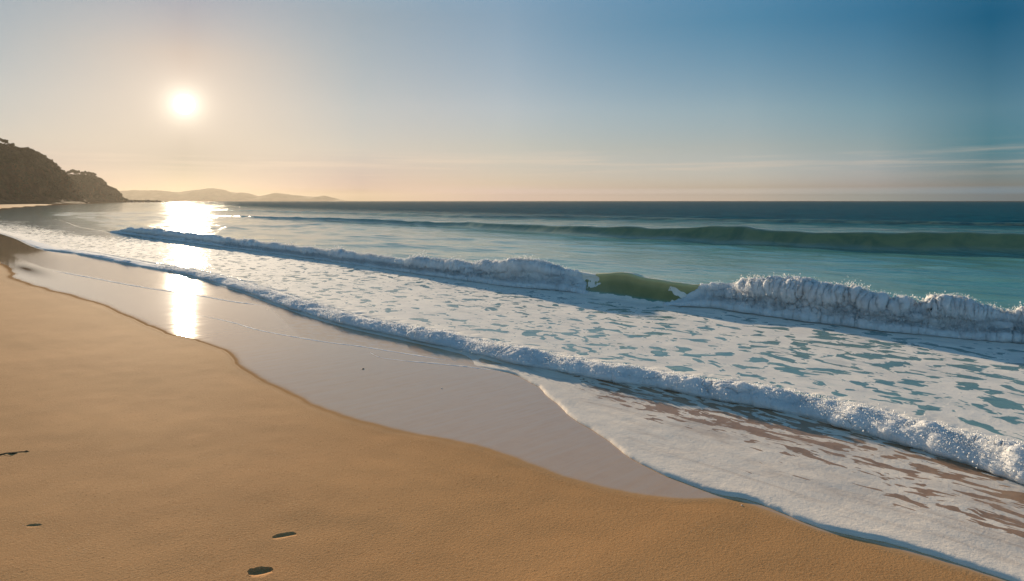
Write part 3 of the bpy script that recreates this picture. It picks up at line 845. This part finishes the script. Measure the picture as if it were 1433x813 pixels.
h_far['kind'] = 'structure'

# trees and bushes on the skyline
def make_tree(name, X, Y, z, w, h, seed, trunk_h, lean=0.0):
    r = np.random.default_rng(seed)
    root = empty(name, (X, Y, z))
    V, f = tube([(lean*h*a*a, 0, -1.2 + (trunk_h + .5*h + 1.2)*a) for a in np.linspace(0, 1, 8)], np.linspace(.05, .02, 8)*h, 7)
    Vs, Fs_ = [V], [f]; off = len(V)
    for q in range(4):
        a = r.uniform(0, 6.28); L = w*.38
        V, f = tube([(lean*h*.3 + math.cos(a)*L*b, math.sin(a)*L*b, trunk_h*.8 + b*h*.45) for b in np.linspace(0, 1, 5)], np.linspace(.025, .008, 5)*h, 5)
        Vs.append(V); Fs_.append(f + off); off += len(V)
    mesh_obj('trunk', np.concatenate(Vs), np.concatenate(Fs_), M_bark, parent=root)
    cl = []
    for q in range(9):
        a, rad = r.uniform(0, 6.28), w*.34*math.sqrt(r.random())
        cl.append((math.cos(a)*rad + lean*h*.5, math.sin(a)*rad, trunk_h + h*r.uniform(.22, .75), w*r.uniform(.16, .27)))
    n = 1500
    ci = r.integers(0, len(cl), n); cl = np.array(cl)[ci]
    d = r.normal(size=(n, 3)); d /= np.linalg.norm(d, axis=1, keepdims=True); d *= (r.random(n)**.4)[:, None]
    cen = cl[:, :3] + d*cl[:, 3:4]*np.array([1, 1, .75])
    e1 = r.normal(size=(n, 3)); e2 = r.normal(size=(n, 3)); sz = (.055*w)*r.uniform(.6, 1.5, n)[:, None]
    e1 = e1/np.linalg.norm(e1, axis=1, keepdims=True)*sz; e2 = e2/np.linalg.norm(e2, axis=1, keepdims=True)*sz*.6
    V = np.stack([cen - e1, cen - e2, cen + e1, cen + e2], 1).reshape(-1, 3)
    mesh_obj('crown', V, np.arange(4*n).reshape(n, 4), M_leaf, parent=root, smooth_shade=False)
    return root

def top_z(V, X, Y):
    d = (V[..., 0] - X)**2 + (V[..., 1] - Y)**2
    i = np.unravel_index(np.argmin(d), d.shape); return float(V[i][2])
trees = [  # photo x, distance, width m, crown height m, trunk m, kind, label
    (-3, 425, 4.0, 2.6, 1.6, Vn, 'twisted pine at the very top of the near headland, half out of frame'),
    (7, 440, 3.2, 2.2, 1.4, Vn, 'thin crowned pine second from the top end of the near headland'),
    (15, 450, 3.4, 1.4, 1.3, Vn, 'flat topped pine standing apart above the grassy dip of the near headland'),
    (32, 468, 3.4, 1.7, .3, Vn, 'round bush on the bare knoll of the near headland'),
    (38, 482, 2.2, 1.5, .3, Vn, 'narrow bush beside the round bush on the knoll'),
    (53, 515, 3.6, 2.0, .3, Vn, 'dark bush halfway down the near headland skyline'),
    (66, 553, 3.4, 2.0, .2, Vn, 'dark bush low on the near headland skyline above the step'),
    (88, 748, 6.0, 3.4, .8, Vf, 'spreading tree in the gap where the two headlands meet'),
    (97.5, 772, 5.0, 3.0, .8, Vf, 'second tree of the skyline row counted from the gap'),
    (104, 790, 6.5, 4.0, .8, Vf, 'tallest round tree in the skyline row on the far headland'),
    (109.5, 805, 5.0, 3.0, .8, Vf, 'low tree just seaward of the tallest round tree'),
    (117, 822, 5.5, 3.2, .8, Vf, 'lone round tree between two bright gaps on the far headland'),
    (125, 842, 6.0, 3.2, .6, Vf, 'bushy tree near the seaward end of the skyline row'),
    (130.5, 856, 5.5, 3.0, .5, Vf, 'last tree of the row where the far headland starts to fall'),
]
for i, (px, D, w, h, tr, V_, lab) in enumerate(trees):
    X = (px - CX)/F*D
    o = make_tree('bush' if 'bush on' in lab or 'narrow bush' in lab or 'dark bush' in lab else 'tree', X, D, top_z(V_, X, D) - .9, w*1.3, h*1.25, 900+i, tr + (1.0 if h > 2.9 or 'pine' in lab else .2), random.uniform(-.3, .3))
    tag(o, lab, 'bush' if o.name.startswith('bush') else 'tree', 'trees and bushes along the headland skyline')

# scrub on the slopes: nobody could count it
def scrub(V_list, n, seed):
    r = np.random.default_rng(seed)
    VV, k = [], 0
    for V_ in V_list:
        nrw, ncl, _ = V_.shape
        for _ in range(n):
            i = r.integers(int(nrw*.12), int(nrw*.475)); j = r.integers(0, ncl-1)
            p = V_[i, j]
            if p[2] < 3.5 or vnoise(np.array([p[0]/14]), np.array([p[1]/14]), np.array([p[2]/9]), seed=5)[0] < -.02 - (i/nrw > .40)*.5: continue
            w = r.uniform(.7, 1.9) if i < nrw*.42 else r.uniform(.8, 1.6); m = 30
            d = r.normal(size=(m, 3)); d /= np.linalg.norm(d, axis=1, keepdims=True)
            cen = p + d*w*np.array([1, 1, .7]) + np.array([0, 0, w*.3])
            e1 = r.normal(size=(m, 3)); e2 = r.normal(size=(m, 3))
            e1 *= (.36*w)/np.linalg.norm(e1, axis=1, keepdims=True); e2 *= (.26*w)/np.linalg.norm(e2, axis=1, keepdims=True)
            VV.append(np.stack([cen-e1, cen-e2, cen+e1, cen+e2], 1).reshape(-1, 3))
    V = np.concatenate(VV); o = mesh_obj('scrub_vegetation', V, np.arange(len(V)).reshape(-1, 4), M_leaf, smooth_shade=False)
    tag(o, 'dark scrub covering the slopes of both headlands', 'scrub', kind='stuff')
scrub([Vn, Vf], 3600, 33)

# rocks trailing off the headland tip
for i, (px, D, w, h, lab) in enumerate([(183, 950, 9, 2.6, 'low dark rock nearest the foot of the far headland'), (194, 958, 7, 1.6, 'flat dark rock between the two larger rocks off the headland'), (206.5, 965, 9, 3.6, 'largest dark rock off the tip of the far headland'), (220, 972, 5, 2.8, 'small peaked rock farthest out from the headland'), (231, 975, 7, .9, 'lowest rock barely showing at the seaward end of the rocks')]):
    X = (px - CX)/F*D
    o = lump('rock', X, D, .2, w*.62, w*.5, h, M_rock, 700+i, i*.8); tag(o, lab, 'rock', 'rocks off the headland tip')

# far hills across the bay
hp = [(120, 268), (163, 267), (190, 266), (217, 266), (235, 267.5), (249, 268.6), (262, 267), (271, 266), (283, 264.5), (293, 263), (304, 264), (314, 266), (328, 269.5), (339, 269), (352, 271.5), (360, 274), (366, 274), (378, 271.5), (388, 270), (398, 271), (409, 272.5), (425, 274), (440, 275), (453, 273.5), (463, 276), (474, 279), (486, 280.9)]
HD = 4300.0
def far_hills():
    ns = 420
    xs = np.linspace(hp[0][0], hp[-1][0], ns); ys = pchip([a for a, _ in hp], [b for _, b in hp])(xs)
    ys = ys + .28*vnoise(xs/3.1, xs*0, seed=91) + .15*vnoise(xs/1.2, xs*0, seed=92)
    s = np.linspace(-1, 1, 60)
    top = np.maximum((HOR - ys)/F*HD + CAMZ, .1)
    X = (xs - CX)/F*HD
    S_, T_ = np.meshgrid(s, top, indexing='ij'); XX = np.broadcast_to(X, S_.shape)
    Z = T_*(1 - np.abs(S_)**1.3) - .5
    Y = HD + S_*(260 + 0*S_) 
    gl = fbm(XX/90, Y/90, octaves=5, seed=93)
    Z = Z + np.clip(Z, 0, 99)*.35*gl*np.sin(np.abs(S_)*math.pi)
    return mesh_obj('distant_hills', np.stack([XX, Y, Z], -1).reshape(-1, 3), grid_faces(60, ns), M_hill)
dh = far_hills(); tag(dh, kind='structure')

# ------------------------------------------------------------------ air
def haze():
    nt = NT('haze_air')
    v = nt.n('ShaderNodeVolumePrincipled')
    v.inputs['Color'].default_value = (0.215, 0.200, 0.178, 1)
    v.inputs['Density'].default_value = 1.9e-4
    v.inputs['Anisotropy'].default_value = 0.55
    nt.t.links.new(v.outputs[0], nt.out.inputs['Volume'])
    x, y0, y1, z0, z1 = 11000, -400, 10500, -32, 92
    V = [(-x, y0, z0), (x, y0, z0), (x, y1, z0), (-x, y1, z0), (-x, y0, z1), (x, y0, z1), (x, y1, z1), (-x, y1, z1)]
    Fa = [(0, 3, 2, 1), (4, 5, 6, 7), (0, 1, 5, 4), (1, 2, 6, 5), (2, 3, 7, 6), (3, 0, 4, 7)]
    o = mesh_obj('haze', V, Fa, nt.m, smooth_shade=False); tag(o, kind='stuff')
haze()

# ------------------------------------------------------------------ sky and sun
SAZ = math.atan2(258 - CX, F)                      # negative: left of the view
SEL = math.atan((HOR - 146)/F*math.cos(SAZ))
LEL = SEL + R(1.4)                                 # the lamp is tuned to the length of the shadows and the place of the glare
sdir = Vector((math.sin(SAZ)*math.cos(SEL), math.cos(SAZ)*math.cos(SEL), math.sin(SEL)))
w = bpy.data.worlds.new('World'); sc.world = w; w.use_nodes = True
nt = w.node_tree; nt.nodes.clear()
def N(typ, **kw):
    nd = nt.nodes.new(typ)
    for k, v in kw.items(): setattr(nd, k, v)
    return nd
L = nt.links.new
out = N('ShaderNodeOutputWorld')
sky = N('ShaderNodeTexSky', sky_type='NISHITA', sun_disc=False, sun_elevation=SEL, sun_rotation=SAZ, altitude=0, air_density=0.5, dust_density=0.2, ozone_density=3.0)
geo = N('ShaderNodeTexCoord')
def vmath(op, a, b=None):
    nd = N('ShaderNodeVectorMath', operation=op)
    for i, x in enumerate((a, b)):
        if x is None: continue
        if isinstance(x, bpy.types.NodeSocket): L(x, nd.inputs[i])
        else: nd.inputs[i].default_value = x
    return nd.outputs['Value'] if op in ('DOT_PRODUCT', 'LENGTH') else nd.outputs[0]
def m_(op, a, b=None, clamp=False):
    nd = N('ShaderNodeMath', operation=op); nd.use_clamp = clamp
    for i, x in enumerate((a, b)):
        if x is None: continue
        if isinstance(x, bpy.types.NodeSocket): L(x, nd.inputs[i])
        else: nd.inputs[i].default_value = x
    return nd.outputs[0]
def ramp(fac, stops):
    nd = N('ShaderNodeValToRGB'); L(fac, nd.inputs[0]); cr = nd.color_ramp; cr.interpolation = 'LINEAR'
    while len(cr.elements) < len(stops): cr.elements.new(.5)
    for e, (p, c) in zip(cr.elements, stops): e.position = p; e.color = (*c, 1)
    return nd.outputs[0]
dirv = vmath('NORMALIZE', geo.outputs['Generated'])
dot = vmath('DOT_PRODUCT', dirv, tuple(sdir))
angl = m_('ARCCOSINE', m_('MINIMUM', dot, .9999999))
sep = N('ShaderNodeSeparateXYZ'); L(dirv, sep.inputs[0])
elev = m_('ARCSINE', sep.outputs[2])
e01 = m_('DIVIDE', m_('MAXIMUM', elev, 0.0), math.pi/2, True)
# horizontal distance from the sun's azimuth decides between the warm and the cool side of the sky
# tint of the sky by height above the horizon (degrees) at four bearings away from the sun
SKY = {  # high and rearward stops, out of view, are raised as fill for shaded foam
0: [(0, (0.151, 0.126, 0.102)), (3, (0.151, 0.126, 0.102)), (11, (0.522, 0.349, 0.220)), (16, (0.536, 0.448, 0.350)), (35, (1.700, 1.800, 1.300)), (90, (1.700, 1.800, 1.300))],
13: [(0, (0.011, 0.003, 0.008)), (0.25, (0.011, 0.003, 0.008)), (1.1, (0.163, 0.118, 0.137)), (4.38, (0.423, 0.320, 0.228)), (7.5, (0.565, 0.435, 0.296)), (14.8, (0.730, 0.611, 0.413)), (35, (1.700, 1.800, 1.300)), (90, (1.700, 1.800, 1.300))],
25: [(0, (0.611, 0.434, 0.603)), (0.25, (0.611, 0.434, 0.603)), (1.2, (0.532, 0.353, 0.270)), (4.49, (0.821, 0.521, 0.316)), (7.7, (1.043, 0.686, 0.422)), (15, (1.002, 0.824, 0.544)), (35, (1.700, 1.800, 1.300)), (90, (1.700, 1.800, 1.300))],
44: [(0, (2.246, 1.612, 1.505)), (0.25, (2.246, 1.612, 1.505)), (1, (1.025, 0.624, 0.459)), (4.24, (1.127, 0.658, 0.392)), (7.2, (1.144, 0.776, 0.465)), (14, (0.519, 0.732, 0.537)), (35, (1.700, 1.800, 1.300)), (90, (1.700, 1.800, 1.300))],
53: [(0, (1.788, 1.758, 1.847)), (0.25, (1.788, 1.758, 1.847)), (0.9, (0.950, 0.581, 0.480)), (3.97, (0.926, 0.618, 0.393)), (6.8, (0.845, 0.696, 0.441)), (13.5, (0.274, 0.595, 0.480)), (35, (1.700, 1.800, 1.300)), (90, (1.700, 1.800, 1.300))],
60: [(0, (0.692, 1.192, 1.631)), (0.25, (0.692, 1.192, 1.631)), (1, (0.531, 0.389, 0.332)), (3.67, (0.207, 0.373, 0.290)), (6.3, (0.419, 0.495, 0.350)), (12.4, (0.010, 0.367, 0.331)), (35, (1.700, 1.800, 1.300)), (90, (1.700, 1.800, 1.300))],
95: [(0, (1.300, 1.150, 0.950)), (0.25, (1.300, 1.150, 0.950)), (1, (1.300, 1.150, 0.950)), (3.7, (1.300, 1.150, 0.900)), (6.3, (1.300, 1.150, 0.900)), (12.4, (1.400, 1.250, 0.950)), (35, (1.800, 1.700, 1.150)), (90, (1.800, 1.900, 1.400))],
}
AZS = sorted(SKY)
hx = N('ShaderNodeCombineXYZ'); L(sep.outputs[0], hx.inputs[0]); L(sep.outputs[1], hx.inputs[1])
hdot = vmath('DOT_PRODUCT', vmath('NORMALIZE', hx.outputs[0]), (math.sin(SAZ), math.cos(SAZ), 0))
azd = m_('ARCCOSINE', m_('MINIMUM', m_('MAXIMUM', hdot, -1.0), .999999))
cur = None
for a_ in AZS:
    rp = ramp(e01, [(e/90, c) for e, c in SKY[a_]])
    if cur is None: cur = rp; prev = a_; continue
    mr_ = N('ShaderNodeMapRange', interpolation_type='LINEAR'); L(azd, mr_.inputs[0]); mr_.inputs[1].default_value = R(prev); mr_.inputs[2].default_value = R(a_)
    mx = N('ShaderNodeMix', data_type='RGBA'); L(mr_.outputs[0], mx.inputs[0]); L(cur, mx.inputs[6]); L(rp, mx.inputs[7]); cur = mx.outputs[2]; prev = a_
def lin(r, g, b):
    f = lambda v: (v/255/12.92 if v/255 <= .04045 else ((v/255+.055)/1.055)**2.4)
    return (f(r), f(g), f(b))
# thin cirrus low over the sea
cm = N('ShaderNodeMapping'); L(dirv, cm.inputs[0]); cm.inputs['Scale'].default_value = (1.6, 1.6, 46); cm.inputs['Rotation'].default_value = (0, R(-1.1), 0)
cn = N('ShaderNodeTexNoise'); L(cm.outputs[0], cn.inputs['Vector']); cn.inputs['Scale'].default_value = 2.2; cn.inputs['Detail'].default_value = 7; cn.inputs['Roughness'].default_value = .62
cmr = N('ShaderNodeMapRange', interpolation_type='SMOOTHSTEP'); L(cn.outputs[0], cmr.inputs[0]); cmr.inputs[1].default_value = .45; cmr.inputs[2].default_value = .72
band = N('ShaderNodeMapRange', interpolation_type='SMOOTHSTEP'); L(m_('ABSOLUTE', m_('SUBTRACT', elev, R(2.9))), band.inputs[0]); band.inputs[1].default_value = R(1.6); band.inputs[2].default_value = R(.2)
cf = m_('MULTIPLY', m_('MULTIPLY', cmr.outputs[0], band.outputs[0]), .36)
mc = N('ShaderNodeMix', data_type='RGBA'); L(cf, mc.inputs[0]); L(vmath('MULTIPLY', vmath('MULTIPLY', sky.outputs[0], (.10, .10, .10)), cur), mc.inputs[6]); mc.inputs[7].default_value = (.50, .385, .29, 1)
# aureole of the sun in the hazy air and the disc itself
def glow(width, amp, col):
    g = m_('MULTIPLY', m_('EXPONENT', m_('MULTIPLY', m_('POWER', m_('DIVIDE', angl, R(width)), 1.0), -1.0)), amp)
    c = N('ShaderNodeVectorMath', operation='SCALE'); c.inputs[0].default_value = col; L(g, c.inputs['Scale']); return c.outputs[0]
disc = N('ShaderNodeMapRange', interpolation_type='SMOOTHSTEP'); L(angl, disc.inputs[0]); disc.inputs[1].default_value = R(.75); disc.inputs[2].default_value = R(.4)
dv = N('ShaderNodeVectorMath', operation='SCALE'); dv.inputs[0].default_value = (1, .93, .78); L(m_('MULTIPLY', disc.outputs[0], 14.0), dv.inputs['Scale'])
tot = vmath('ADD', vmath('ADD', glow(.6, .9, (1, .92, .78)), glow(2.6, .20, (1, .86, .64))), dv.outputs[0])
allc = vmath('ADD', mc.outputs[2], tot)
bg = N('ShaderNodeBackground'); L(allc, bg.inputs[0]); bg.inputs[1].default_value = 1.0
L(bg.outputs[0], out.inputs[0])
w.cycles.sampling_method = 'MANUAL'; w.cycles.sample_map_resolution = 1024

sl = bpy.data.lights.new('sun', 'SUN'); sl.energy = 5.0; sl.angle = R(.53); sl.color = (1.0, .80, .56)
so = bpy.data.objects.new('sun', sl); C.objects.link(so)
ldir = Vector((math.sin(SAZ)*math.cos(LEL), math.cos(SAZ)*math.cos(LEL), math.sin(LEL)))
so.rotation_euler = (-ldir).to_track_quat('-Z', 'Y').to_euler()

# ------------------------------------------------------------------ camera and render
cam = bpy.data.cameras.new('camera'); cam.sensor_width = 36; cam.lens = 36*F/1433; cam.clip_end = 30000; cam.clip_start = .05
cam.shift_y = -(406.5 - HOR)/1433
co = bpy.data.objects.new('camera', cam); C.objects.link(co); co.location = (0, 0, CAMZ); co.rotation_euler = (R(90), 0, 0)
sc.camera = co
sc.view_settings.view_transform = 'Standard'; sc.view_settings.look = 'None'; sc.view_settings.exposure = 1.0; sc.view_settings.gamma = 1
sc.render.engine = 'CYCLES'
sc.cycles.use_denoising = True
sc.cycles.max_bounces = 5; sc.cycles.diffuse_bounces = 2; sc.cycles.glossy_bounces = 3; sc.cycles.volume_bounces = 0; sc.cycles.transparent_max_bounces = 6
sc.cycles.sample_clamp_indirect = 4; sc.cycles.sample_clamp_direct = 60
